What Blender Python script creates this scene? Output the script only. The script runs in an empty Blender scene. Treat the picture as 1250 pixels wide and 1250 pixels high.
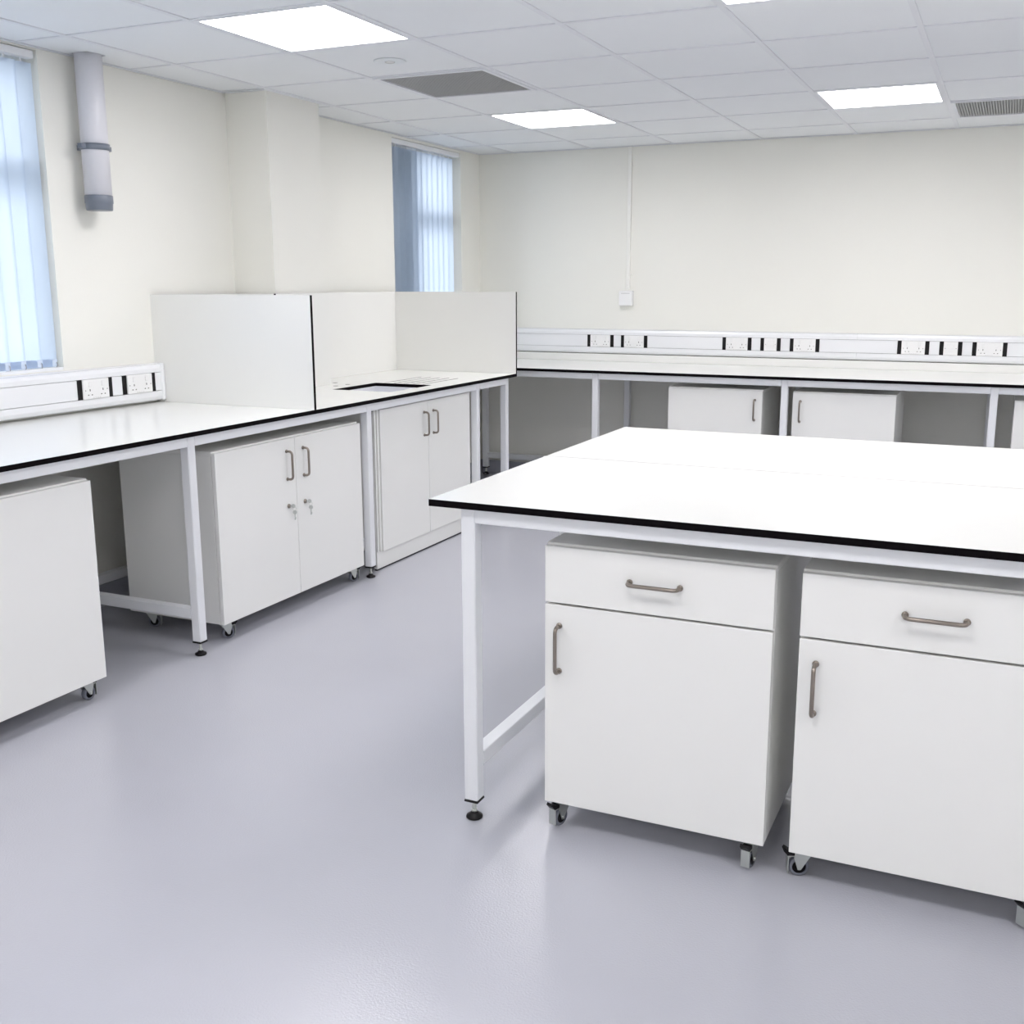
import bpy, bmesh, math, random
from mathutils import Vector, Matrix
random.seed(4)
sc = bpy.context.scene
COL = sc.collection
# ------------------------------------------------------------------ camera
cam_d = bpy.data.cameras.new('camera'); cam = bpy.data.objects.new('camera', cam_d); COL.objects.link(cam)
cam_d.sensor_width = 36.0; cam_d.sensor_fit = 'HORIZONTAL'
cam_d.lens = 36.0 * 1295.6 / 1250
cam_d.shift_x = -(645.99 - 625) / 1250
cam_d.shift_y = -(625 - 608.66) / 1250
CP = Vector((3.6671, -7.2865, 1.4304))
yaw, pitch, roll = 0.4214, -0.1992, -0.0007
F = Vector((-math.sin(yaw) * math.cos(pitch), math.cos(yaw) * math.cos(pitch), math.sin(pitch)))
R = F.cross(Vector((0, 0, 1))).normalized(); U = R.cross(F)
R2 = R * math.cos(roll) + U * math.sin(roll); U2 = U * math.cos(roll) - R * math.sin(roll)
m = Matrix((R2, U2, -F)).transposed().to_4x4(); m.translation = CP
cam.matrix_world = m
cam_d.clip_start = 0.05; cam_d.clip_end = 100
sc.camera = cam
# ------------------------------------------------------------------ world, exposure
sc.view_settings.view_transform = 'Standard'; sc.view_settings.look = 'None'
sc.view_settings.gamma = 1.0; sc.view_settings.use_curve_mapping = False
sc.view_settings.exposure = 1.0
w = bpy.data.worlds.new('overcast_sky'); sc.world = w; w.use_nodes = True
bgn = w.node_tree.nodes['Background']
bgn.inputs['Color'].default_value = (0.86, 0.915, 1.0, 1); bgn.inputs['Strength'].default_value = 2.8
sc.cycles.use_denoising = True
sc.cycles.max_bounces = 12; sc.cycles.diffuse_bounces = 8; sc.cycles.glossy_bounces = 4
sc.cycles.transparent_max_bounces = 12
sc.cycles.caustics_reflective = False; sc.cycles.caustics_refractive = False
sc.cycles.sample_clamp_indirect = 4.0
PANEL = 8.0           # radiance of the LED ceiling panels

# ------------------------------------------------------------------ room numbers (metres)
H = 2.363; GX, GY = 0.274, -3.456; T = 0.6
XR, YB = 7.474, -9.456      # right wall, wall behind the camera
ZB = 0.888                  # worktop height

# ------------------------------------------------------------------ materials
MATS = {}
def mat(name, col, rough=0.5, metal=0.0, bump=0.0, bscale=200.0, var=0.0, vscale=3.0, emit=None, coat=0.0, spec=0.5):
    if name in MATS: return MATS[name]
    m = bpy.data.materials.new(name); m.use_nodes = True; nt = m.node_tree; N = nt.nodes; L = nt.links
    b = N['Principled BSDF']
    b.inputs['Base Color'].default_value = (*col, 1); b.inputs['Roughness'].default_value = rough
    b.inputs['Metallic'].default_value = metal; b.inputs['Specular IOR Level'].default_value = spec
    if coat: b.inputs['Coat Weight'].default_value = coat; b.inputs['Coat Roughness'].default_value = 0.08
    tc = N.new('ShaderNodeTexCoord')
    no = N.new('ShaderNodeTexNoise'); no.inputs['Scale'].default_value = vscale; no.inputs['Detail'].default_value = 3
    L.new(tc.outputs['Object'], no.inputs['Vector'])
    if var:
        mr = N.new('ShaderNodeMapRange'); mr.inputs[1].default_value = 0.3; mr.inputs[2].default_value = 0.7
        mr.inputs[3].default_value = 1 - var; mr.inputs[4].default_value = 1 + var
        L.new(no.outputs['Fac'], mr.inputs[0])
        mx = N.new('ShaderNodeVectorMath'); mx.operation = 'SCALE'; mx.inputs[0].default_value = col
        L.new(mr.outputs[0], mx.inputs['Scale']); L.new(mx.outputs[0], b.inputs['Base Color'])
    if bump:
        n2 = N.new('ShaderNodeTexNoise'); n2.inputs['Scale'].default_value = bscale; n2.inputs['Detail'].default_value = 2
        L.new(tc.outputs['Object'], n2.inputs['Vector'])
        bp = N.new('ShaderNodeBump'); bp.inputs['Strength'].default_value = bump; bp.inputs['Distance'].default_value = 0.001
        L.new(n2.outputs['Fac'], bp.inputs['Height']); L.new(bp.outputs[0], b.inputs['Normal'])
    if emit:
        b.inputs['Emission Color'].default_value = (*emit[0], 1); b.inputs['Emission Strength'].default_value = emit[1]
    MATS[name] = m; return m

M_WALL = mat('cream_wall_paint', (0.775, 0.77, 0.72), 0.65, bump=0.25, bscale=120, var=0.01, vscale=1.5)
M_FLOOR = mat('grey_vinyl', (0.455, 0.460, 0.505), 0.22, bump=0.6, bscale=190, var=0.03, vscale=1.2)
M_TILE = mat('ceiling_tile_white', (0.76, 0.78, 0.80), 0.85, bump=0.3, bscale=400, var=0.012, vscale=2)
M_BAR = mat('ceiling_bar_white', (0.70, 0.715, 0.75), 0.5)
M_VOID = mat('ceiling_void_dark', (0.10, 0.10, 0.10), 0.9)
M_LAM = mat('white_laminate', (0.775, 0.775, 0.75), 0.22, var=0.006, vscale=2)
M_CORE = mat('black_laminate_core', (0.004, 0.003, 0.004), 0.6, spec=0.05)
M_CAB = mat('cabinet_white', (0.82, 0.82, 0.795), 0.38, bump=0.12, bscale=500, var=0.006, vscale=3)
M_STEEL = mat('white_powder_coat', (0.77, 0.783, 0.805), 0.35, bump=0.1, bscale=500)
M_PVC = mat('white_pvc', (0.77, 0.78, 0.80), 0.3)
M_PLATE = mat('white_socket_plastic', (0.80, 0.80, 0.80), 0.22)
M_BLACK = mat('black_plastic', (0.005, 0.004, 0.005), 0.4, spec=0.25)
M_HOLE = mat('dark_slot', (0.04, 0.035, 0.03), 0.7)
M_NICKEL = mat('satin_nickel', (0.31, 0.27, 0.235), 0.28, metal=1.0)
M_ZINC = mat('zinc_plate', (0.58, 0.60, 0.57), 0.3, metal=0.9)
M_TYRE = mat('grey_rubber_tyre', (0.17, 0.18, 0.215), 0.45)
M_PIPE = mat('grey_white_pipe', (0.66, 0.66, 0.70), 0.35)
M_CAP = mat('grey_pipe_fitting', (0.16, 0.18, 0.22), 0.35)
M_GRILLE = mat('grey_grille', (0.36, 0.365, 0.36), 0.6)
M_GRILLEB = mat('grille_backing', (0.16, 0.165, 0.165), 0.8)
M_BASIN = mat('white_basin', (0.75, 0.76, 0.80), 0.3)
M_SKIRT = mat('grey_coved_skirting', (0.40, 0.41, 0.46), 0.4)
M_FRAME = mat('white_window_frame', (0.80, 0.81, 0.82), 0.35)
M_SENSOR = mat('pale_sensor_plastic', (0.66, 0.70, 0.72), 0.35)
M_LED = mat('led_diffuser', (0.9, 0.9, 0.9), 0.4, emit=((1.0, 0.975, 0.99), PANEL))
M_GROUND = mat('outdoor_paving', (0.25, 0.26, 0.27), 0.9, var=0.1)
M_OUTWALL = mat('outdoor_render', (0.55, 0.55, 0.55), 0.9, var=0.05)

M_LIGHT_BLOCK = mat('slate_light_block', (0.07, 0.09, 0.12), 0.5)  # dark panel added behind the blind to darken its left slats
def glass():
    m = bpy.data.materials.new('window_glass'); m.use_nodes = True; nt = m.node_tree; nt.nodes.clear()
    o = nt.nodes.new('ShaderNodeOutputMaterial'); t = nt.nodes.new('ShaderNodeBsdfTransparent'); g = nt.nodes.new('ShaderNodeBsdfGlossy')
    g.inputs['Roughness'].default_value = 0.02; t.inputs['Color'].default_value = (0.95, 0.98, 0.99, 1)
    f = nt.nodes.new('ShaderNodeFresnel'); f.inputs['IOR'].default_value = 1.45; x = nt.nodes.new('ShaderNodeMixShader')
    nt.links.new(f.outputs[0], x.inputs[0]); nt.links.new(t.outputs[0], x.inputs[1]); nt.links.new(g.outputs[0], x.inputs[2])
    nt.links.new(x.outputs[0], o.inputs[0]); return m
M_GLASS = glass()
def fabric():
    m = bpy.data.materials.new('blue_grey_blind_fabric'); m.use_nodes = True; nt = m.node_tree; nt.nodes.clear()
    o = nt.nodes.new('ShaderNodeOutputMaterial'); d = nt.nodes.new('ShaderNodeBsdfDiffuse'); t = nt.nodes.new('ShaderNodeBsdfTranslucent')
    d.inputs['Color'].default_value = (0.16, 0.205, 0.26, 1); t.inputs['Color'].default_value = (0.53, 0.545, 0.585, 1)
    wv = nt.nodes.new('ShaderNodeTexNoise'); wv.inputs['Scale'].default_value = 700; bp = nt.nodes.new('ShaderNodeBump'); bp.inputs['Strength'].default_value = 0.2
    bp.inputs['Distance'].default_value = 0.0005
    nt.links.new(wv.outputs['Fac'], bp.inputs['Height']); nt.links.new(bp.outputs[0], d.inputs['Normal'])
    x = nt.nodes.new('ShaderNodeAddShader')
    nt.links.new(d.outputs[0], x.inputs[0]); nt.links.new(t.outputs[0], x.inputs[1]); nt.links.new(x.outputs[0], o.inputs[0]); return m
M_FAB = fabric()
M_FAB2 = mat('pale_blind_weight', (0.60, 0.68, 0.80), 0.5)

# ------------------------------------------------------------------ mesh helpers
class MB:
    def __init__(s): s.v = []; s.f = []; s.mi = []; s.sm = []
    def add(s, vs, fs, mi=0, smooth=False, fm=None):
        o = len(s.v); s.v += [tuple(p) for p in vs]
        for k, f in enumerate(fs):
            s.f.append(tuple(i + o for i in f)); s.mi.append(fm[k] if fm else mi); s.sm.append(smooth)
        return s
    def box(s, x0, x1, y0, y1, z0, z1, mi=0, b=0.0, fm=None):
        """box; b = chamfer of all edges; fm = material per side (-x,+x,-y,+y,-z,+z)"""
        if b <= 0:
            vs = [(x, y, z) for x in (x0, x1) for y in (y0, y1) for z in (z0, z1)]
            fs = [(0, 1, 3, 2), (4, 6, 7, 5), (0, 4, 5, 1), (2, 3, 7, 6), (0, 2, 6, 4), (1, 5, 7, 3)]
            return s.add(vs, fs, mi, fm=fm)
        X = (x0, x1); Y = (y0, y1); Z = (z0, z1); vs = []; idx = {}
        for i in (0, 1):
            for j in (0, 1):
                for k in (0, 1):
                    sx, sy, sz = (1 - 2 * i) * b, (1 - 2 * j) * b, (1 - 2 * k) * b
                    idx[i, j, k, 0] = len(vs); vs.append((X[i], Y[j] + sy, Z[k] + sz))
                    idx[i, j, k, 1] = len(vs); vs.append((X[i] + sx, Y[j], Z[k] + sz))
                    idx[i, j, k, 2] = len(vs); vs.append((X[i] + sx, Y[j] + sy, Z[k]))
        fs = []
        q = ((0, 0), (0, 1), (1, 1), (1, 0))
        for i in (0, 1):
            a = [idx[i, j, k, 0] for j, k in q]; fs.append(a if i == 0 else a[::-1])
        for j in (0, 1):
            a = [idx[i, j, k, 1] for i, k in q]; fs.append(a[::-1] if j == 0 else a)
        for k in (0, 1):
            a = [idx[i, j, k, 2] for i, j in q]; fs.append(a if k == 0 else a[::-1])
        for j in (0, 1):
            for k in (0, 1): fs.append((idx[0, j, k, 1], idx[0, j, k, 2], idx[1, j, k, 2], idx[1, j, k, 1]))
        for i in (0, 1):
            for k in (0, 1): fs.append((idx[i, 0, k, 0], idx[i, 0, k, 2], idx[i, 1, k, 2], idx[i, 1, k, 0]))
        for i in (0, 1):
            for j in (0, 1): fs.append((idx[i, j, 0, 0], idx[i, j, 0, 1], idx[i, j, 1, 1], idx[i, j, 1, 0]))
        for i in (0, 1):
            for j in (0, 1):
                for k in (0, 1): fs.append((idx[i, j, k, 0], idx[i, j, k, 1], idx[i, j, k, 2]))
        return s.add(vs, fs, mi)
    def lathe(s, prof, c=(0, 0, 0), axis='z', n=24, mi=0, cap=True):
        """prof = [(radius, height)], turned round the axis"""
        vs = []; fs = []
        for r, h in prof:
            for k in range(n):
                a = 2 * math.pi * k / n; p = (r * math.cos(a), r * math.sin(a), h)
                if axis == 'x': p = (p[2], p[0], p[1])
                if axis == 'y': p = (p[0], p[2], p[1])
                vs.append((p[0] + c[0], p[1] + c[1], p[2] + c[2]))
        for i in range(len(prof) - 1):
            for k in range(n):
                k2 = (k + 1) % n; fs.append((i * n + k, i * n + k2, (i + 1) * n + k2, (i + 1) * n + k))
        s.add(vs, fs, mi, smooth=True)
        if cap:
            o = len(s.v) - len(vs)
            s.f.append(tuple(o + k for k in range(n))[::-1]); s.mi.append(mi); s.sm.append(False)
            s.f.append(tuple(o + (len(prof) - 1) * n + k for k in range(n))); s.mi.append(mi); s.sm.append(False)
        return s
    def tube(s, pts, r, n=10, mi=0, closed=False):
        pts = [Vector(p) for p in pts]; vs = []; fs = []; K = len(pts); up = None
        for i, p in enumerate(pts):
            a = pts[i - 1] if (i > 0 or closed) else pts[i]; b = pts[(i + 1) % K] if (i < K - 1 or closed) else pts[i]
            t = (b - a).normalized()
            if up is None:
                up = t.orthogonal().normalized()
            up = (up - t * up.dot(t)).normalized(); sd = t.cross(up)
            for k in range(n):
                an = 2 * math.pi * k / n; vs.append(p + (up * math.cos(an) + sd * math.sin(an)) * r)
        for i in range(K if closed else K - 1):
            j = (i + 1) % K
            for k in range(n):
                k2 = (k + 1) % n; fs.append((i * n + k, i * n + k2, j * n + k2, j * n + k))
        s.add(vs, fs, mi, smooth=True)
        if not closed:
            o = len(s.v) - len(vs)
            s.f.append(tuple(o + k for k in range(n))[::-1]); s.mi.append(mi); s.sm.append(False)
            s.f.append(tuple(o + (K - 1) * n + k for k in range(n))); s.mi.append(mi); s.sm.append(False)
        return s
    def prism(s, poly, x0, x1, mi=0):
        """poly in (y, z), extruded along x"""
        n = len(poly); vs = [(x0, y, z) for y, z in poly] + [(x1, y, z) for y, z in poly]
        fs = [tuple(range(n)), tuple(range(2 * n - 1, n - 1, -1))]
        fs += [(k, k + n, (k + 1) % n + n, (k + 1) % n) for k in range(n)]
        return s.add(vs, fs, mi)
    def rot(s, a):
        c, d = math.cos(a), math.sin(a); s.v = [(x * c - y * d, x * d + y * c, z) for x, y, z in s.v]; return s
    def cells(s, xs, ys, z0, zf, side=1, top=0, bot=0):
        """slab built on a grid; zf(i,j) -> top height of a cell or None for a hole"""
        hs = {(i, j): zf(i, j) for i in range(len(xs) - 1) for j in range(len(ys) - 1)}
        for (i, j), h in hs.items():
            if h is None: continue
            a, b, c, d = xs[i], xs[i + 1], ys[j], ys[j + 1]
            lower = h < max(v for v in hs.values() if v is not None) - 1e-6
            s.add([(a, c, h), (b, c, h), (b, d, h), (a, d, h)], [(0, 1, 2, 3)], side if lower else top)
            s.add([(a, c, z0), (b, c, z0), (b, d, z0), (a, d, z0)], [(3, 2, 1, 0)], bot)
            for di, dj, p, q in ((-1, 0, (a, d), (a, c)), (1, 0, (b, c), (b, d)), (0, -1, (a, c), (b, c)), (0, 1, (b, d), (a, d))):
                o = hs.get((i + di, j + dj))
                lo = z0 if o is None else o
                if lo < h - 1e-6:
                    s.add([(*p, lo), (*q, lo), (*q, h), (*p, h)], [(0, 1, 2, 3)], side)
        return s

MESH = {}
def build(name, mb, mats, parent=None, loc=(0, 0, 0), key=None, kind=None, label=None, rotz=0.0, fix=True):
    if key and key in MESH: me = MESH[key]
    else:
        if callable(mb): mb = mb()
        me = bpy.data.meshes.new(name); me.from_pydata(mb.v, [], mb.f)
        for m_ in (mats if isinstance(mats, (list, tuple)) else [mats]): me.materials.append(m_)
        me.polygons.foreach_set('material_index', mb.mi); me.polygons.foreach_set('use_smooth', mb.sm)
        if fix:
            bm = bmesh.new(); bm.from_mesh(me); bmesh.ops.recalc_face_normals(bm, faces=bm.faces); bm.to_mesh(me); bm.free()
        me.update()
        if key: MESH[key] = me
    o = bpy.data.objects.new(name, me); COL.objects.link(o)
    o.location = loc; o.rotation_euler[2] = rotz
    if parent is not None: o.parent = parent
    if kind: o['kind'] = kind
    if label: o['label'] = label
    return o
def thing(name, label, cat, loc=(0, 0, 0), rotz=0.0, group=None):
    o = bpy.data.objects.new(name, None); COL.objects.link(o); o.empty_display_size = 0.1
    o.location = loc; o.rotation_euler[2] = rotz; o['label'] = label; o['category'] = cat
    if group: o['group'] = group
    return o
def tag(o, label, cat, group=None):
    o['label'] = label; o['category'] = cat
    if group: o['group'] = group
    return o
def bx(*a, **k): return MB().box(*a, **k)
def struct(name, mb, mats, **k): return build(name, mb, mats, kind='structure', **k)

# ================================================================== the room shell
struct('floor', bx(-0.3, XR + 0.3, YB - 0.3, 0.3, -0.1, 0.0), M_FLOOR)
WT = 0.28     # wall thickness
W1 = (-6.30, -3.952, 1.075, 2.356)    # window 1: y0, y1, z0, z1
W2 = (-1.229, -0.300, 1.075, 2.345)    # glazed opening of window 2
mb = MB()
ys = [YB - 0.3, W1[0], W1[1], W2[0], W2[1], 0.3]; zs = [0, 1.075, 2.345, 2.356, 3.0]
for i in range(5):
    for j in range(4):
        hole = (i == 1 and j in (1, 2)) or (i == 3 and j == 1)
        if not hole: mb.box(-WT, 0, ys[i], ys[i + 1], zs[j], zs[j + 1])
struct('wall_left', mb, M_WALL)
struct('wall_back', bx(0, XR, 0, 0.2, 0, 3.0), M_WALL)
struct('wall_right', bx(XR, XR + 0.2, YB, 0.2, 0, 3.0), M_WALL)
struct('wall_front', bx(0, XR, YB - 0.2, YB, 0, 3.0), M_WALL)
struct('trim_1', bx(0, 0.25, -2.81, -2.37, 0, H), M_WALL, label='boxed-out cream pillar on the left wall')
bbm = lambda x0, x1, y0, y1: bx(x0, x1, y0, y1, 0, 0.1, b=0.004)
struct('baseboard_back', bbm(0.012, XR, -0.012, 0), M_SKIRT)
mb = MB(); mb.box(0, 0.012, YB, -2.82, 0, 0.1); mb.box(0, 0.012, -2.36, 0, 0, 0.1); struct('baseboard_left', mb, M_SKIRT)
struct('baseboard_right', bbm(XR - 0.012, XR, YB, -0.012), M_SKIRT)

# ceiling: void slab, lay-in tiles and exposed bars
ceil = struct('ceiling', bx(-0.1, XR + 0.1, YB - 0.1, 0.1, H + 0.2, H + 0.25), M_VOID)
nx = int(round((XR - GX) / T)); ny0 = -10; ny1 = 5
cols = [(-1, 0.0, GX)] + [(i, GX + T * i, GX + T * (i + 1)) for i in range(nx)]
rows = [(j, GY + T * j, GY + T * (j + 1)) for j in range(ny0, ny1)] + [(5, GY + T * 5, 0.0)]
LIGHTS = [(c, r) for c in (1, 4, 7, 10) for r in (-9, -5, -1, 3)]
VENTS = [(1, 1), (5, 4), (8, -4), (2, -8)]
BW = 0.012
DUCT = (0.08, -3.762)
for c, xa, xb in cols:
    for r, ya, yb in rows:
        if (c, r) in LIGHTS or (c, r) in VENTS: continue
        x0, x1, y0, y1 = xa + BW * 0.5, xb - BW * 0.5, ya + BW * 0.5, yb - BW * 0.5
        key = 'tile%.3f_%.3f' % (x1 - x0, y1 - y0)
        mbt = bx(x0 - xa, x1 - xa, y0 - ya, y1 - ya, 0, 0.015, b=0.003)
        if c == -1 and ya < DUCT[1] < yb:      # tile cut round the pipe
            mbt = MB(); dx, dy = DUCT[0] - xa, DUCT[1] - ya; q = 0.05
            mbt.cells([x0 - xa, dx - q, dx + q, x1 - xa], [y0 - ya, dy - q, dy + q, y1 - ya], 0, lambda i, j: None if (i, j) == (1, 1) else 0.015, side=0, top=0, bot=0)
            key = None
        build('ceiling_tile', mbt, M_TILE, ceil, (xa, ya, H + 0.0035), key=key)
for c, xa, xb in cols:
    if c >= 0: build('ceiling_bar', bx(-BW, BW, YB, 0.0, 0, 0.028, b=0.001), M_BAR, ceil, (xa, 0, H - 0.001), key='barY')
for r, ya, yb in rows:
    if r > ny0:
        mb = MB()
        for c, xa, xb in cols: mb.box(xa + BW, xb - BW, -BW * 0.8, BW * 0.8, 0, 0.02)
        build('ceiling_bar', mb, M_BAR, ceil, (0, ya, H), key='barX')
an = MB(); an.box(0.003, 0.02, YB, -2.83, 0, 0.004); an.box(0.003, 0.02, -2.35, -0.02, 0, 0.004); an.box(0.003, XR - 0.02, -0.02, -0.003, 0, 0.004)
an.box(XR - 0.02, XR, YB, 0, 0, 0.004); an.box(0, XR, YB, YB + 0.02, 0, 0.004)
an.box(0.02, 0.27, -2.83, -2.81, 0, 0.004); an.box(0.25, 0.27, -2.81, -2.37, 0, 0.004); an.box(0, 0.27, -2.37, -2.35, 0, 0.004)
build('edge_trim', an, M_BAR, ceil, (0, 0, H - 0.002))

def lab_of_light(c, r):
    d = {(1, -1): 'square lit ceiling panel at upper left, next to the round sensor',
         (1, 3): 'square lit ceiling panel just beyond the grey vent, toward the far window',
         (4, 3): 'square lit ceiling panel left of the cut-off vent near the back wall',
         (4, -1): 'lit ceiling panel only peeking in at the top edge of the photo'}
    return d.get((c, r))
for c, r in LIGHTS:
    lb = lab_of_light(c, r)
    t = thing('ceiling_light', lb or 'square lit ceiling panel outside the view', 'ceiling light', (GX + T * c, GY + T * r, H), group='recessed ceiling light panels' if lb else 'ceiling light panels outside the view')
    fr = MB(); a = 0.008; b2 = T - 0.008; wd = 0.018
    for q in ((a, b2, a, a + wd), (a, b2, b2 - wd, b2), (a, a + wd, a + wd, b2 - wd), (b2 - wd, b2, a + wd, b2 - wd)):
        fr.box(q[0], q[1], q[2], q[3], -0.001, 0.012)
    build('frame', fr, M_BAR, t, key='lf'); build('diffuser', bx(a + wd, b2 - wd, a + wd, b2 - wd, 0.002, 0.01), M_LED, t, key='ld')
VL = {(1, 1): 'square grey perforated ceiling vent between the round sensor and a lit panel', (5, 4): 'grey ceiling vent near the back wall, cut by the right photo edge'}
for c, r in VENTS:
    lb = VL.get((c, r))
    t = thing('ceiling_vent', lb or 'grey ceiling vent outside the view', 'vent', (GX + T * c, GY + T * r, H), group='grey ceiling vents' if lb else 'ceiling vents outside the view')
    fr = MB(); a = 0.012; b2 = T - 0.012; wd = 0.022
    for q in ((a, b2, a, a + wd), (a, b2, b2 - wd, b2), (a, a + wd, a + wd, b2 - wd), (b2 - wd, b2, a + wd, b2 - wd)):
        fr.box(q[0], q[1], q[2], q[3], -0.004, 0.01)
    build('frame', fr, M_BAR, t, key='vf')
    build('backing', bx(a + wd, b2 - wd, a + wd, b2 - wd, 0.012, 0.016), M_GRILLEB, t, key='vb')
    g = MB(); p = 0.0135; n = int((b2 - a - 2 * wd) / p)
    for k in range(n):
        x = a + wd + p * (k + 0.5); g.box(x - 0.0035, x + 0.0035, a + wd, b2 - wd, 0.0, 0.011)
        g.box(a + wd, b2 - wd, x - 0.002, x + 0.002, 0.002, 0.010)
    build('grille', g, M_GRILLE, t, kind='stuff', key='vg', fix=False)
s = thing('ceiling_sensor', 'round pale sensor disc on a ceiling tile between lit panel and vent', 'sensor', (1.158, -3.14, H + 0.003))
build('body', MB().lathe([(0.068, 0), (0.070, -0.002), (0.064, -0.004), (0.04, -0.005), (0.001, -0.005)], n=32), M_SENSOR, s)
build('lens', MB().lathe([(0.022, -0.005), (0.02, -0.008), (0.012, -0.010), (0.001, -0.011)], n=20), M_PLATE, s)

# ================================================================== windows and blinds
def window(n, y0, y1, z0, z1, mull, solid=()):
    mb = MB(); xo, xi = -0.22, -0.15; f = 0.035
    mb.box(xo, xi, y0, y0 + f, z0, z1); mb.box(xo, xi, y1 - f, y1, z0, z1)
    mb.box(xo, xi, y0 + f, y1 - f, z0, z0 + f); mb.box(xo, xi, y0 + f, y1 - f, z1 - f, z1)
    zt = 1.90
    mb.box(xo, xi, y0 + f, y1 - f, zt - 0.035, zt + 0.035)
    edges = [y0 + f] + [m_ for m_ in mull] + [y1 - f]
    for m_ in mull: mb.box(xo, xi, m_ - 0.03, m_ + 0.03, z0 + f, z1 - f)
    w_ = struct('window_%d' % n, mb, M_FRAME)
    for i in range(len(edges) - 1):
        a = edges[i] + (0.03 if i else 0); b = edges[i + 1] - (0.03 if i < len(edges) - 2 else 0)
        if i in solid:
            build('light_block_panel', bx(-0.195, -0.165, a, b, z0 + f, zt - 0.035), M_LIGHT_BLOCK, w_); build('light_block_panel', bx(-0.195, -0.165, a, b, zt + 0.035, z1 - f), M_LIGHT_BLOCK, w_)  # added unseen panels, block daylight behind the slats
            continue
        build('pane', bx(-0.190, -0.184, a, b, z0 + f, zt - 0.035), M_GLASS, w_)
        build('pane', bx(-0.190, -0.184, a, b, zt + 0.035, z1 - f), M_GLASS, w_)
    build('sill', bx(-0.15, 0.0, y0, y1, z0 - 0.001, z0 + 0.012, b=0.002), M_FRAME, w_)
    return w_
window(1, *W1, [-5.13])
window(2, *W2, [-0.90], solid=(0,))

def blind(label, y0, y1, zt, zb, slats, x=0.0, hz=0.03):
    """slats: list of (y centre, angle); width 0.089. Headrail along y at x"""
    t = thing('vertical_blind', label, 'blind', (x, 0, 0))
    build('headrail', bx(-0.022, 0.02, y0, y1, zt - hz, zt, b=0.003), M_PVC, t)
    for yc, an in slats:
        sl = MB(); w2 = 0.0445; n = 6; vs = []; fs = []
        for k in range(n + 1):
            u = -w2 + 2 * w2 * k / n; d = 0.005 * (1 - (u / w2) ** 2)
            vs += [(d, u, zb), (d, u, zt - hz - 0.018)]
        for k in range(n): fs.append((2 * k, 2 * k + 2, 2 * k + 3, 2 * k + 1))
        sl.add(vs, fs, 0, smooth=True); sl.rot(an)
        so = build('slat', sl, M_FAB, t, (0, yc, 0), fix=False)
        hk = MB(); hk.box(-0.002, 0.002, -0.012, 0.012, zt - hz - 0.03, zt - hz - 0.016); hk.box(-0.002, 0.002, -0.003, 0.003, zt - hz - 0.016, zt - hz); hk.rot(an)
        build('hanger', hk, M_PVC, so)
        wt = MB(); wt.box(-0.0015, 0.0035, -0.0435, 0.0435, zb - 0.001, zb + 0.032); wt.rot(an)
        build('bottom_weight', wt, M_FAB2, so)
        lk = MB(); lk.tube([(0.004 + 0.006 * math.cos(a), 0.040, zb + 0.008 + 0.010 * math.sin(a)) for a in [k * math.pi / 4 for k in range(8)]], 0.0012, n=5, closed=True); lk.rot(an)
        build('chain_link', lk, M_NICKEL, so)
    return t
sl1 = [(-4.009 - 0.0795 * k, math.radians(-13 + (3, -3, 2, -9, 0, 4, -2)[k % 7])) for k in range(28)]
blind('vertical blind of pale blue slats in the large window at far left', -6.28, -3.957, 2.353, 1.090, sl1, x=-0.03)
sl2 = [(-1.152, 0.0), (-1.078, 0.0), (-1.004, -0.2), (-0.930, -0.2)] + [(-0.868 + 0.0725 * k, (-0.25, -0.3, -0.18, -0.3, -0.22, -0.33, -0.2)[k]) for k in range(7)]
blind('vertical blind of darker blue-grey slats in the narrow window by the far corner', -1.225, -0.304, 2.343, 1.095, sl2, x=-0.026)
# outside
struct('trim_2', bx(-30, -0.4, -30, 30, -0.6, -0.5), M_GROUND, label='paved ground outside the windows')

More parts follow.
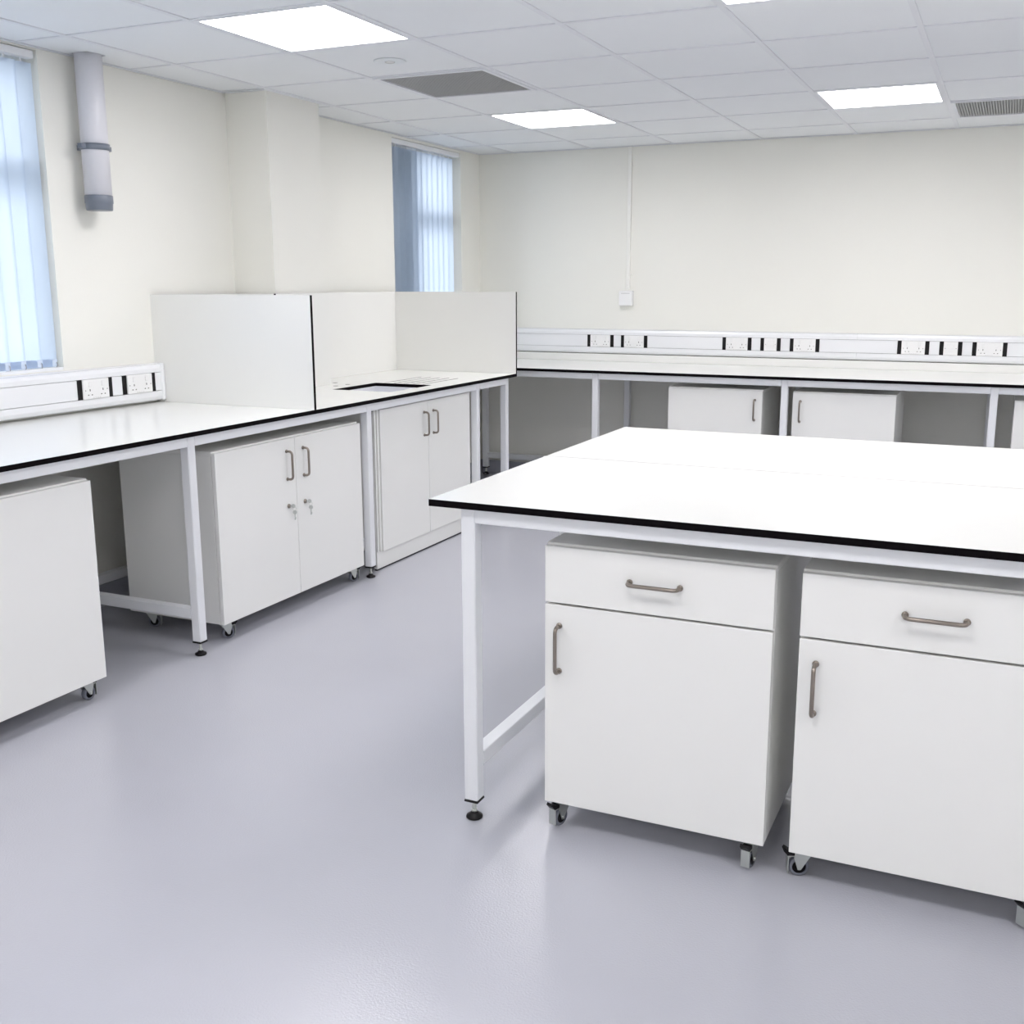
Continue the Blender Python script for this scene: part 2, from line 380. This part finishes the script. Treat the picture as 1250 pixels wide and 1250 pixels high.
# ================================================================== benches
LEGS = 0.04
def leg(parent, x, y, ztop=ZB - 0.018):
    l = build('leg', lambda: bx(-0.02, 0.02, -0.02, 0.02, 0.058, ztop, b=0.003), M_STEEL, parent, (x, y, 0), key='leg')
    def foot():
        m_ = MB(); m_.box(-0.0205, 0.0205, -0.0205, 0.0205, 0.052, 0.058, b=0.001)
        m_.lathe([(0.006, 0.012), (0.006, 0.054)], n=10, mi=1)
        m_.lathe([(0.009, 0.018), (0.009, 0.026)], n=6, mi=1)
        m_.lathe([(0.020, 0.0), (0.023, 0.003), (0.022, 0.008), (0.012, 0.013), (0.009, 0.019)], n=20)
        return m_
    build('levelling_foot', foot, [M_BLACK, M_ZINC], l, key='foot', label='black levelling foot on a zinc screw')
    return l
def bench(label, loc, rotz, L, D, legx, xs_cut=None, yfb=(0.02, None), skip_rear=(), rearx=None, zf=None, group=None, low_rear=True, top=None):
    t = thing('lab_bench', label, 'bench', loc, rotz, group)
    fy = 0.04; ry = D - 0.07
    if top is None:
        top = MB().box(0, L, 0, D, ZB - 0.018, ZB, fm=(1, 1, 1, 1, 0, 0))
    build('worktop', top, [M_LAM, M_CORE], t, fix=False, label='white worktop with black edge')
    for i, x in enumerate(legx):
        leg(t, x, fy); rx = rearx[i] if rearx else x
        leg(t, rx, ry)
        if abs(rx - x) < 0.01:
            build('cross_rail', bx(x - 0.02, x + 0.02, fy + 0.02, ry - 0.02, 0.15, 0.19, b=0.002), M_STEEL, t)
            build('cross_rail', bx(x - 0.02, x + 0.02, fy + 0.02, ry - 0.02, ZB - 0.058, ZB - 0.018, b=0.002), M_STEEL, t)
    for i in range(len(legx) - 1):
        a, b = legx[i] + 0.02, legx[i + 1] - 0.02
        build('front_rail', bx(a, b, fy - 0.02, fy + 0.02, ZB - 0.058, ZB - 0.018, b=0.002), M_STEEL, t)
        if i in skip_rear: continue
        ra = rearx or legx; a, b = ra[i] + 0.02, ra[i + 1] - 0.02
        build('rear_rail', bx(a, b, ry - 0.02, ry + 0.02, ZB - 0.058, ZB - 0.018, b=0.002), M_STEEL, t)
        if low_rear: build('low_rail', bx(a, b, ry - 0.02, ry + 0.02, 0.13, 0.17, b=0.002), M_STEEL, t)
    return t
# left bench: local x = world y + 6.67, local y = 0.897 - world x
Y0 = -6.67; L1 = -1.2915 - Y0; D1 = 0.897
ly = lambda y: y - Y0
HX = (0.43, 0.79); HY = (-2.60, -2.175)       # sink opening in world x, y
gro = [0.475 + 0.062 * k for k in range(5)]    # groove world x
xs = sorted({0.0, ly(-2.811), ly(-2.369), ly(HY[0]), ly(HY[1]), ly(-2.155), ly(-1.74), L1})
gy = []
for g in gro: gy += [D1 - g - 0.0045, D1 - g + 0.0045]
ysl = sorted({0.0, D1 - 0.251, D1 - HX[0], D1 - HX[1], D1, *gy})
def zf(i, j):
    cx = (xs[i] + xs[i + 1]) / 2 + Y0; cy = D1 - (ysl[j] + ysl[j + 1]) / 2
    if -2.811 < cx < -2.369 and cy < 0.251: return None
    if HY[0] < cx < HY[1] and HX[0] < cy < HX[1]: return None
    if -2.155 < cx < -1.74 and min(abs(cy - g) for g in gro) < 0.0045: return ZB - 0.004
    return ZB
top1 = MB().cells(xs, ysl, ZB - 0.018, zf, side=1, top=0, bot=0)
lb = bench('long white lab bench under the windows along the left wall', (0.897, Y0, 0), math.pi / 2, L1, D1,
           [0.04, ly(-5.42), ly(-4.183), ly(-2.947), ly(-1.785), ly(-1.391)], skip_rear=(3,), top=top1)
for (hx, hy) in ((0.225, -2.275), (0.335, -2.43), (0.345, -2.33)):
    build('tap_hole', MB().lathe([(0.014, ZB - 0.003), (0.014, ZB + 0.0006)], n=16), M_HOLE, lb, (ly(hy), D1 - hx, 0), key='taphole', label='small dark tap hole')
# back bench
bench('white lab bench running along the back wall', (0.03, -0.872, 0), 0, 5.95, 0.87,
      [0.05, 1.218, 2.43, 3.585, 4.79, 5.90], rearx=[0.04, 1.175, 2.38, 3.56, 4.79, 5.90])
tag(build('bench_upstand', bx(0.0, 5.95, 0, 0.05, 0, 0.052, b=0.002), M_LAM, None, (0.03, -0.0505, ZB)), 'low white upstand strip on the back bench under the trunking', 'upstand')
# island: two benches back to back
IX = 2.333
bench('white island bench in the foreground, nearer half with two cabinets below', (IX, -4.945, 0), 0, 3.6, 0.771, [0.102, 1.72, 2.60, 3.55], low_rear=False)
bench('far half of the white island bench, beyond the fine seam', (IX + 3.6, -3.401, 0), math.pi, 3.6, 0.771, [0.05, 1.00, 1.88, 3.498], low_rear=False)

# sink under the opening in the left bench
sk = thing('sink_basin', 'white sink basin under the black-edged cutout in the left bench', 'sink', (0.61, -2.3875, 0))
a, b, c, d = HX[0] - 0.61, HX[1] - 0.61, HY[0] + 2.3875, HY[1] + 2.3875; e = 0.012; zl = ZB - 0.0185
mb = MB(); mb.box(a - e, a, c - e, d + e, 0.68, zl); mb.box(b, b + e, c - e, d + e, 0.68, zl); mb.box(a, b, c - e, c, 0.68, zl); mb.box(a, b, d, d + e, 0.68, zl); mb.box(a - e, b + e, c - e, d + e, 0.668, 0.68)
build('bowl', mb, M_BASIN, sk); build('waste', MB().lathe([(0.035, 0.680), (0.035, 0.684), (0.03, 0.686), (0.015, 0.682), (0.001, 0.681)], n=20), M_NICKEL, sk)

# splash panels round the sink
ZT = 1.385; PT = 0.016
def panel(parent, x0, x1, y0, y1, thin, z1=ZT):
    fm = {'x': (0, 0, 1, 1, 1, 1), 'y': (1, 1, 0, 0, 1, 1)}[thin]
    return build('panel', MB().box(x0, x1, y0, y1, ZB + 0.0005, z1, fm=fm), [M_LAM, M_CORE], parent, fix=False)
t = thing('splash_panel', 'tall white splash panel with black edge at the near side of the sink', 'panel', (0, -3.42, 0), group='splash panels round the sink')
panel(t, 0.0, 0.897, 0.0, PT, 'y')
t = thing('splash_panel', 'tall white splash panel at the far end of the left bench, below the narrow window', 'panel', (0, -1.305, 0), group='splash panels round the sink')
panel(t, 0.0, 0.897, 0.0, PT, 'y')
t = thing('back_splash', 'white panels lining the wall and pillar behind the sink', 'panel', (0, -2.8, 0))
panel(t, 0.0, 0.018, -3.4035 + 2.8, -2.825 + 2.8, 'x'); panel(t, 0.0, 0.2505, -0.0235, -0.0105, 'y')
panel(t, 0.2505, 0.2635, -0.0235, 0.4305, 'x'); panel(t, 0.03, 0.043, 0.4305, -1.3055 + 2.8, 'x')

# ================================================================== cabinets
def handle(parent, loc, vert=True, cc=0.128, key=None):
    def mk():
        pts = []; pr = 0.030; rr = 0.014; h = cc / 2
        arc = [(-h, -(pr - rr)), ]
        for k in range(1, 6):
            a = k * math.pi / 10; arc.append((-h + rr * (1 - math.cos(a)), -(pr - rr) - rr * math.sin(a)))
        arc = [(-h, 0.0)] + arc; arc += [(-u, v) for u, v in arc[::-1]]
        pts = [((0, v, u) if vert else (u, v, 0)) for u, v in arc]
        m_ = MB().tube(pts, 0.0052, n=10)
        for q in (-h, h): m_.lathe([(0.008, 0.0), (0.008, -0.003), (0.0055, -0.005)], c=((0, 0, q) if vert else (q, 0, 0)), axis='y', n=12)
        return m_
    return build('handle', mk, M_NICKEL, parent, loc, key='handle%d%.3f' % (vert, cc), label='bowed satin nickel handle')
def caster(parent, x, y, ang, zt, brake=True):
    r = 0.025
    def fork():
        m_ = MB(); m_.box(-0.022, 0.022, -0.022, 0.022, zt - 0.003, zt)
        m_.lathe([(0.016, zt - 0.012), (0.018, zt - 0.008), (0.017, zt - 0.003)], n=16)
        for s_ in (-1, 1):
            yy = s_ * 0.0125
            poly = [(-0.014, zt - 0.012), (0.030, zt - 0.016), (0.032, zt - 0.028), (0.022, r - 0.006), (0.014, r - 0.005)]
            n = len(poly); vs = [(px, yy - 0.0012, pz) for px, pz in poly] + [(px, yy + 0.0012, pz) for px, pz in poly]
            m_.add(vs, [tuple(range(n)), tuple(range(2 * n - 1, n - 1, -1))] + [(k, k + n, (k + 1) % n + n, (k + 1) % n) for k in range(n)])
        m_.box(-0.014, 0.030, -0.0125, 0.0125, zt - 0.016, zt - 0.012)
        m_.box(0.0445, 0.0465, -0.0115, 0.0115, 0.010, 0.040)
        m_.box(0.030, 0.0465, -0.0115, 0.0115, 0.0535, 0.0555)
        m_.box(0.0445, 0.0465, -0.0115, 0.0115, 0.040, 0.0535)
        m_.lathe([(0.005, -0.016), (0.005, 0.016)], c=(0.018, 0, r), axis='y', n=10)
        return m_
    f = build('caster', fork, M_ZINC, parent, (x, y, 0), key='fork%.3f' % zt, rotz=ang, label='zinc swivel caster with grey tyre')
    def wheel():
        m_ = MB(); c = (0.018, 0, r)
        m_.lathe([(0.017, -0.009), (0.0225, -0.009), (r, -0.006), (r, 0.006), (0.0225, 0.009), (0.017, 0.009)], c=c, axis='y', n=24, mi=0, cap=False)
        m_.lathe([(0.001, -0.0075), (0.017, -0.0075), (0.017, 0.0075), (0.001, 0.0075)], c=c, axis='y', n=24, mi=1, cap=False)
        m_.lathe([(0.007, -0.0105), (0.007, 0.0105)], c=c, axis='y', n=12, mi=1)
        return m_
    build('wheel', wheel, [M_TYRE, M_BLACK], f, key='wheel', label='grey tyre round a black hub')
    if brake:
        def br():
            m_ = MB(); poly = [(0.022, zt - 0.013), (0.040, zt - 0.013), (0.054, zt - 0.004), (0.058, zt - 0.010), (0.046, zt - 0.024), (0.030, zt - 0.024)]
            n = len(poly); vs = [(px, -0.011, pz) for px, pz in poly] + [(px, 0.011, pz) for px, pz in poly]
            return m_.add(vs, [tuple(range(n)), tuple(range(2 * n - 1, n - 1, -1))] + [(k, k + n, (k + 1) % n + n, (k + 1) % n) for k in range(n)])
        build('brake_lever', br, M_BLACK, f, key='brake%.3f' % zt, label='black brake lever')
def keys(door, x, z):
    def lk():
        m_ = MB().lathe([(0.010, 0.0), (0.010, -0.003), (0.008, -0.006), (0.001, -0.006)], axis='y', n=16); return m_
    build('lock', lk, M_NICKEL, door, (x, 0, z), key='lock', label='dark nickel cylinder lock')
    def ky():
        m_ = MB(); m_.box(-0.0012, 0.0012, -0.012, -0.005, -0.002, 0.002)      # blade in the lock
        m_.lathe([(0.009, -0.001), (0.009, 0.001)], c=(0, -0.020, 0.0), axis='x', n=14)     # bow of the key in the lock
        m_.tube([(0.0, -0.024 + 0.008 * math.cos(a), -0.012 + 0.008 * math.sin(a)) for a in [k * math.pi / 5 for k in range(10)]], 0.0009, n=5, closed=True)
        m_.lathe([(0.0095, -0.001), (0.0095, 0.001)], c=(0.001, -0.025, -0.028), axis='x', n=14)
        m_.box(0.0, 0.002, -0.0275, -0.0225, -0.062, -0.035); m_.box(0.0, 0.002, -0.0300, -0.0270, -0.058, -0.050)
        return m_
    k = build('key', ky, M_ZINC, door, (x, 0, z), key='key', rotz=0.5, label='pair of small keys hanging in the lock')
def cabinet(label, loc, rotz, W, D, zb, zt, doors, drawer=None, group=None, angs=(0, 0, 0, 0), casters=True, lock=False, hz=0.66, name='mobile_cabinet', inset=0.055, zdb=None, zdt=None, top=True):
    """front faces local -y; front of the doors at y=0.  doors: list of (x0, x1, handle x)"""
    t = thing(name, label, 'cabinet', loc, rotz, group)
    ft = 0.018; y0 = ft + 0.003; th = 0.018
    mb = MB(); mb.box(0, th, y0, D, zb, zt - th, b=0.001); mb.box(W - th, W, y0, D, zb, zt - th, b=0.001)
    mb.box(th, W - th, y0 + 0.001, D, zb, zb + th); mb.box(th, W - th, D - 0.006, D - 0.001, zb + th, zt - th)
    build('carcass', mb, M_CAB, t)
    if top: build('top_panel', bx(-0.001, W + 0.001, y0 - 0.004, D, zt - th + 0.0005, zt, b=0.0015), M_CAB, t)
    zdb = zb if zdb is None else zdb; zdt = zt - 0.006 if zdt is None else zdt
    ztd = drawer - 0.003 if drawer else zdt
    for x0, x1, hx in doors:
        d_ = build('door', bx(0, x1 - x0, 0, ft, zdb, ztd, b=0.0012), M_CAB, t, (x0, 0, 0))
        if hx is not None: handle(d_, (hx - x0, 0, hz), True, cc=0.122)
        if lock: keys(d_, hx - x0, hz - 0.18)
    if drawer:
        d_ = build('drawer', bx(0, W, 0, ft, drawer + 0.003, zdt, b=0.0012), M_CAB, t)
        handle(d_, (W / 2, 0, 0.709), False, cc=0.128)
    if casters:
        for (cx, cy), an, bk in zip(((inset, 0.05), (W - inset, 0.05), (inset, D - 0.06), (W - inset, D - 0.06)), angs, (1, 1, 0, 0)):
            caster(t, cx, cy, an, zb, bool(bk))
    return t
PI = math.pi
ZC0, ZC1 = 0.078, 0.786
# island
cabinet('white mobile cabinet with drawer under the island, left one, fully in view', (2.632, -4.878, 0), 0, 0.583, 0.52, ZC0, ZC1, [(0, 0.583, 0.04)], drawer=0.629, angs=(-1.9, -1.75, 0.3, 2.5), hz=0.511, inset=0.035, group='mobile cabinets under the island')
cabinet('white mobile cabinet with drawer under the island, right one, cut by photo edge', (3.277, -4.878, 0), 0, 0.583, 0.52, ZC0, ZC1, [(0, 0.583, 0.04)], drawer=0.625, angs=(-2.75, -2.3, 0.3, 2.5), hz=0.505, inset=0.035, group='mobile cabinets under the island')
# left bench
cabinet('white mobile cabinet at far left, cut by the left photo edge', (0.862, -5.245, 0), PI / 2, 0.580, 0.55, ZC0, ZC1, [(0, 0.580, 0.045)], angs=(-0.4, 0.0, 2.0, 1.0), hz=0.665, inset=0.06, group='mobile cabinets under the left bench')
cabinet('wide white two-door mobile cabinet with keys in both door locks', (0.862, -4.042, 0), PI / 2, 1.032, 0.50, ZC0, ZC1, [(0, 0.5145, 0.4545), (0.5175, 1.032, 0.5725)], angs=(-0.5, -0.3, -1.1, 1.0), lock=True, hz=0.665, inset=0.05, group='mobile cabinets under the left bench')
# sink base with plinth
sc_ = cabinet('white two-door sink cabinet on a plinth below the splash panels', (0.843, -2.835, 0), PI / 2, 1.005, 0.56, 0.10, 0.828, [(0.035, 0.5185, 0.4745), (0.5215, 1.005, 0.5745)], casters=False, hz=0.700, name='sink_cabinet', zdb=0.097, zdt=0.820, top=False)
build('plinth', bx(0, 1.005, 0.018, 0.036, 0.008, 0.0995, b=0.001), M_CAB, sc_)
build('plinth_gap_shade', bx(0.002, 1.003, 0.020, 0.034, 0.0, 0.008), M_BLACK, sc_, label='thin black strip as the shaded gap under the plinth')  # black strip stands in for the shade in the floor gap
build('filler_strip', bx(0.0, 0.012, 0.012, 0.0195, 0.10, 0.826), M_CAB, sc_)
build('filler_strip', bx(0.016, 0.030, 0.006, 0.0195, 0.10, 0.826), M_CAB, sc_)
# back bench
cabinet('white cabinet under the back bench, left of the middle leg, handle at right', (1.735, -0.83, 0), 0, 0.590, 0.53, ZC0, 0.80, [(0, 0.59, 0.545)], angs=(1, 2, 3, 4), hz=0.677, group='single-door cabinets under the back bench')
cabinet('white cabinet under the back bench, right of the middle leg, handle at left', (2.508, -0.83, 0), 0, 0.590, 0.53, ZC0, 0.80, [(0, 0.59, 0.045)], angs=(1, 2, 3, 4), hz=0.681, group='single-door cabinets under the back bench')
cabinet('sliver of white cabinet under the back bench at the right photo edge', (3.722, -0.83, 0), 0, 0.590, 0.53, ZC0, 0.795, [(0, 0.59, 0.545)], angs=(1, 2, 3, 4), hz=0.677, group='single-door cabinets under the back bench')

# ================================================================== dado trunking and sockets
def trunking(label, loc, rotz, x0, x1, gaps, cap=None, joints=()):
    """local: wall plane y=0, room toward -y; z from 0 to 0.17"""
    t = thing('cable_trunking', label, 'trunking', loc, rotz, 'dado trunking')
    build('body', bx(x0, x1, -0.046, 0, 0.002, 0.168), M_GRILLEB, t)
    js = [x0] + list(joints) + [x1]
    for a, b in zip(js[:-1], js[1:]):
        build('lower_cover', MB().prism([(0, 0), (-0.044, 0), (-0.054, 0.006), (-0.060, 0.020), (-0.060, 0.0445), (-0.046, 0.0445), (-0.046, 0.002), (0, 0.002)], a + 0.0006, b - 0.0006), M_PVC, t)
        build('upper_cover', MB().prism([(-0.046, 0.1315), (-0.060, 0.1315), (-0.060, 0.150), (-0.054, 0.164), (-0.040, 0.170), (0, 0.170), (0, 0.168), (-0.046, 0.168)], a + 0.0006, b - 0.0006), M_PVC, t)
    e = [x0]
    for g0, g1 in gaps: e += [g0, g1]
    e += [x1]
    for k in range(0, len(e), 2):
        if e[k + 1] - e[k] > 0.005:
            build('cover_panel', bx(e[k], e[k + 1], -0.058, -0.046, 0.0465, 0.1295, b=0.001), M_PVC, t)
    if cap: build('end_cap', bx(cap[0], cap[1], -0.062, 0, -0.001, 0.171, b=0.006), M_PVC, t)
    return t
def socket(label, x, w, z, rotz, wallp, double=True, blk=0.025):
    """x = left edge of the plate along the wall"""
    loc = (x, wallp, z) if rotz == 0 else (wallp, x, z)
    t = thing('wall_socket' if double else 'fused_switch', label, 'socket' if double else 'switch', loc, rotz, 'sockets in the dado trunking' if double else 'fused spur switches')
    h0, h1 = 0.0455, 0.1305
    build('plate', bx(0, w, -0.066, -0.046, h0, h1, b=0.002), M_PLATE, t)
    for a in (-blk, w): build('spacer', bx(a, a + blk, -0.0595, -0.046, h0 - 0.0005, h1 + 0.0005), M_BLACK, t, label='black spacer beside the plate')
    hl = MB(); yy0, yy1 = -0.0666, -0.0655
    if double:
        for sx in (0.25 * w, 0.75 * w):
            hl.box(sx - 0.002, sx + 0.002, yy0, yy1, h0 + 0.034, h0 + 0.043)
            hl.box(sx - 0.013, sx - 0.007, yy0, yy1, h0 + 0.016, h0 + 0.020); hl.box(sx + 0.007, sx + 0.013, yy0, yy1, h0 + 0.016, h0 + 0.020)
        for sx in (0.012, w - 0.012): hl.lathe([(0.0022, yy0), (0.0022, yy1)], c=(sx, 0, h0 + 0.038), axis='y', n=8)
        build('pin_slots', hl, M_HOLE, t, kind='stuff')
        for sx in (0.25 * w, 0.75 * w): build('rocker', bx(sx - 0.008, sx + 0.008, -0.0695, -0.065, h0 + 0.053, h0 + 0.074, b=0.0015), M_PLATE, t)
        tx = MB()
        for k in range(4): tx.box(0.35 * w + 0.012 * k, 0.35 * w + 0.012 * k + 0.007, yy0 + 0.0003, yy1, h0 + 0.005, h0 + 0.0065)
        build('rating_mark', tx, M_GRILLE, t, kind='stuff')
    else:
        for sx in (0.010, w - 0.010): hl.lathe([(0.0022, yy0), (0.0022, yy1)], c=(sx, 0, h0 + 0.043), axis='y', n=8)
        build('screw_heads', hl, M_HOLE, t, kind='stuff')
        build('fuse_carrier', bx(0.2 * w, 0.8 * w, -0.069, -0.065, h0 + 0.026, h0 + 0.040, b=0.001), M_PLATE, t)
        build('rocker', bx(0.25 * w, 0.75 * w, -0.070, -0.065, h0 + 0.046, h0 + 0.066, b=0.001), M_PLATE, t)
    return t
BS = [(0.914, 0.150, 1, 'white double socket nearest the hanging switch, left of its pair'),
      (1.169, 0.146, 1, 'white double socket in the back trunking, right one of the first pair'),
      (1.902, 0.149, 1, 'white double socket in the back trunking just left of the middle fused switch'),
      (2.162, 0.085, 0, 'small white fused switch in the middle group of the back trunking'),
      (2.358, 0.143, 1, 'white double socket in the back trunking just right of the middle fused switch'),
      (3.040, 0.142, 1, 'white double socket in the back trunking left of the rightmost fused switch'),
      (3.292, 0.084, 0, 'small white fused switch in the rightmost group of the back trunking'),
      (3.484, 0.150, 1, 'white double socket in the back trunking nearest the right photo edge')]
ZTB = 0.945
trunking('long white trunking along the back wall above the back bench', (0, -0.001, ZTB), 0, 0.0, 5.9, [(x - 0.025, x + w_ + 0.025) for x, w_, d_, l_ in BS], joints=(2.765, 5.2))
for x, w_, d_, l_ in BS: socket(l_, x, w_, ZTB, 0, -0.001, bool(d_))
LS = [(-3.919, 0.145, 'white double socket in the left trunking, nearer the window with pale blinds'), (-3.664, 0.152, 'white double socket in the left trunking beside the near splash panel')]
trunking('short visible run of white trunking on the left wall below the large window', (0.001, 0, 0.9), PI / 2, -6.6, -3.446, [(x - 0.025, x + w_ + 0.025) for x, w_, l_ in LS], cap=(-3.446, -3.421))
for x, w_, l_ in LS: socket(l_, x, w_, 0.9, PI / 2, 0.001)

# conduit drop and switch on the back wall
c = thing('wall_conduit', 'thin white conduit dropping from the ceiling down the back wall', 'conduit', (1.173, 0, 1.386))
M_COND = mat('cream_conduit', (0.80, 0.795, 0.76), 0.4)
build('channel', bx(-0.013, 0.013, -0.018, 0, 0, H - 1.386, b=0.002), M_COND, c); build('clip', bx(0.013, 0.030, -0.016, 0, 0.108, 0.118, b=0.002), M_COND, c)
c = thing('junction_box', 'small square white box on the back wall at the conduit end', 'box', (1.165, 0, 1.280))
build('back_box', bx(-0.050, 0.050, -0.036, 0, 0, 0.105, b=0.004), M_PLATE, c); build('cover_plate', bx(-0.048, 0.048, -0.044, -0.036, 0.002, 0.102, b=0.003), M_PLATE, c)
build('slot', bx(-0.032, 0.032, -0.0446, -0.0435, 0.086, 0.089), M_GRILLE, c)

# vertical pipe with grey cap on the left wall
p = thing('vent_pipe', 'vertical grey-white pipe with dark grey cap hanging from the ceiling at left', 'pipe', (DUCT[0], DUCT[1], 0))
build('pipe', MB().lathe([(0.055, 1.79), (0.055, H + 0.12)], n=40), M_PIPE, p)
build('end_cap', MB().lathe([(0.045, 1.742), (0.052, 1.740), (0.054, 1.744), (0.0555, 1.768), (0.0575, 1.770), (0.0575, 1.800), (0.055, 1.802)], n=40), M_CAP, p, label='dark grey end cap')
cl = MB(); cl.lathe([(0.0545, 1.985), (0.0605, 1.985), (0.0605, 2.010), (0.0545, 2.010)], n=40, cap=False)
cl.box(-0.079, -0.060, -0.022, 0.022, 1.987, 2.008); cl.box(-0.012, 0.012, -0.082, -0.060, 1.988, 2.007); cl.box(-0.012, 0.012, 0.060, 0.080, 1.988, 2.007)
build('clamp', cl, M_CAP, p, label='dark grey pipe clamp')
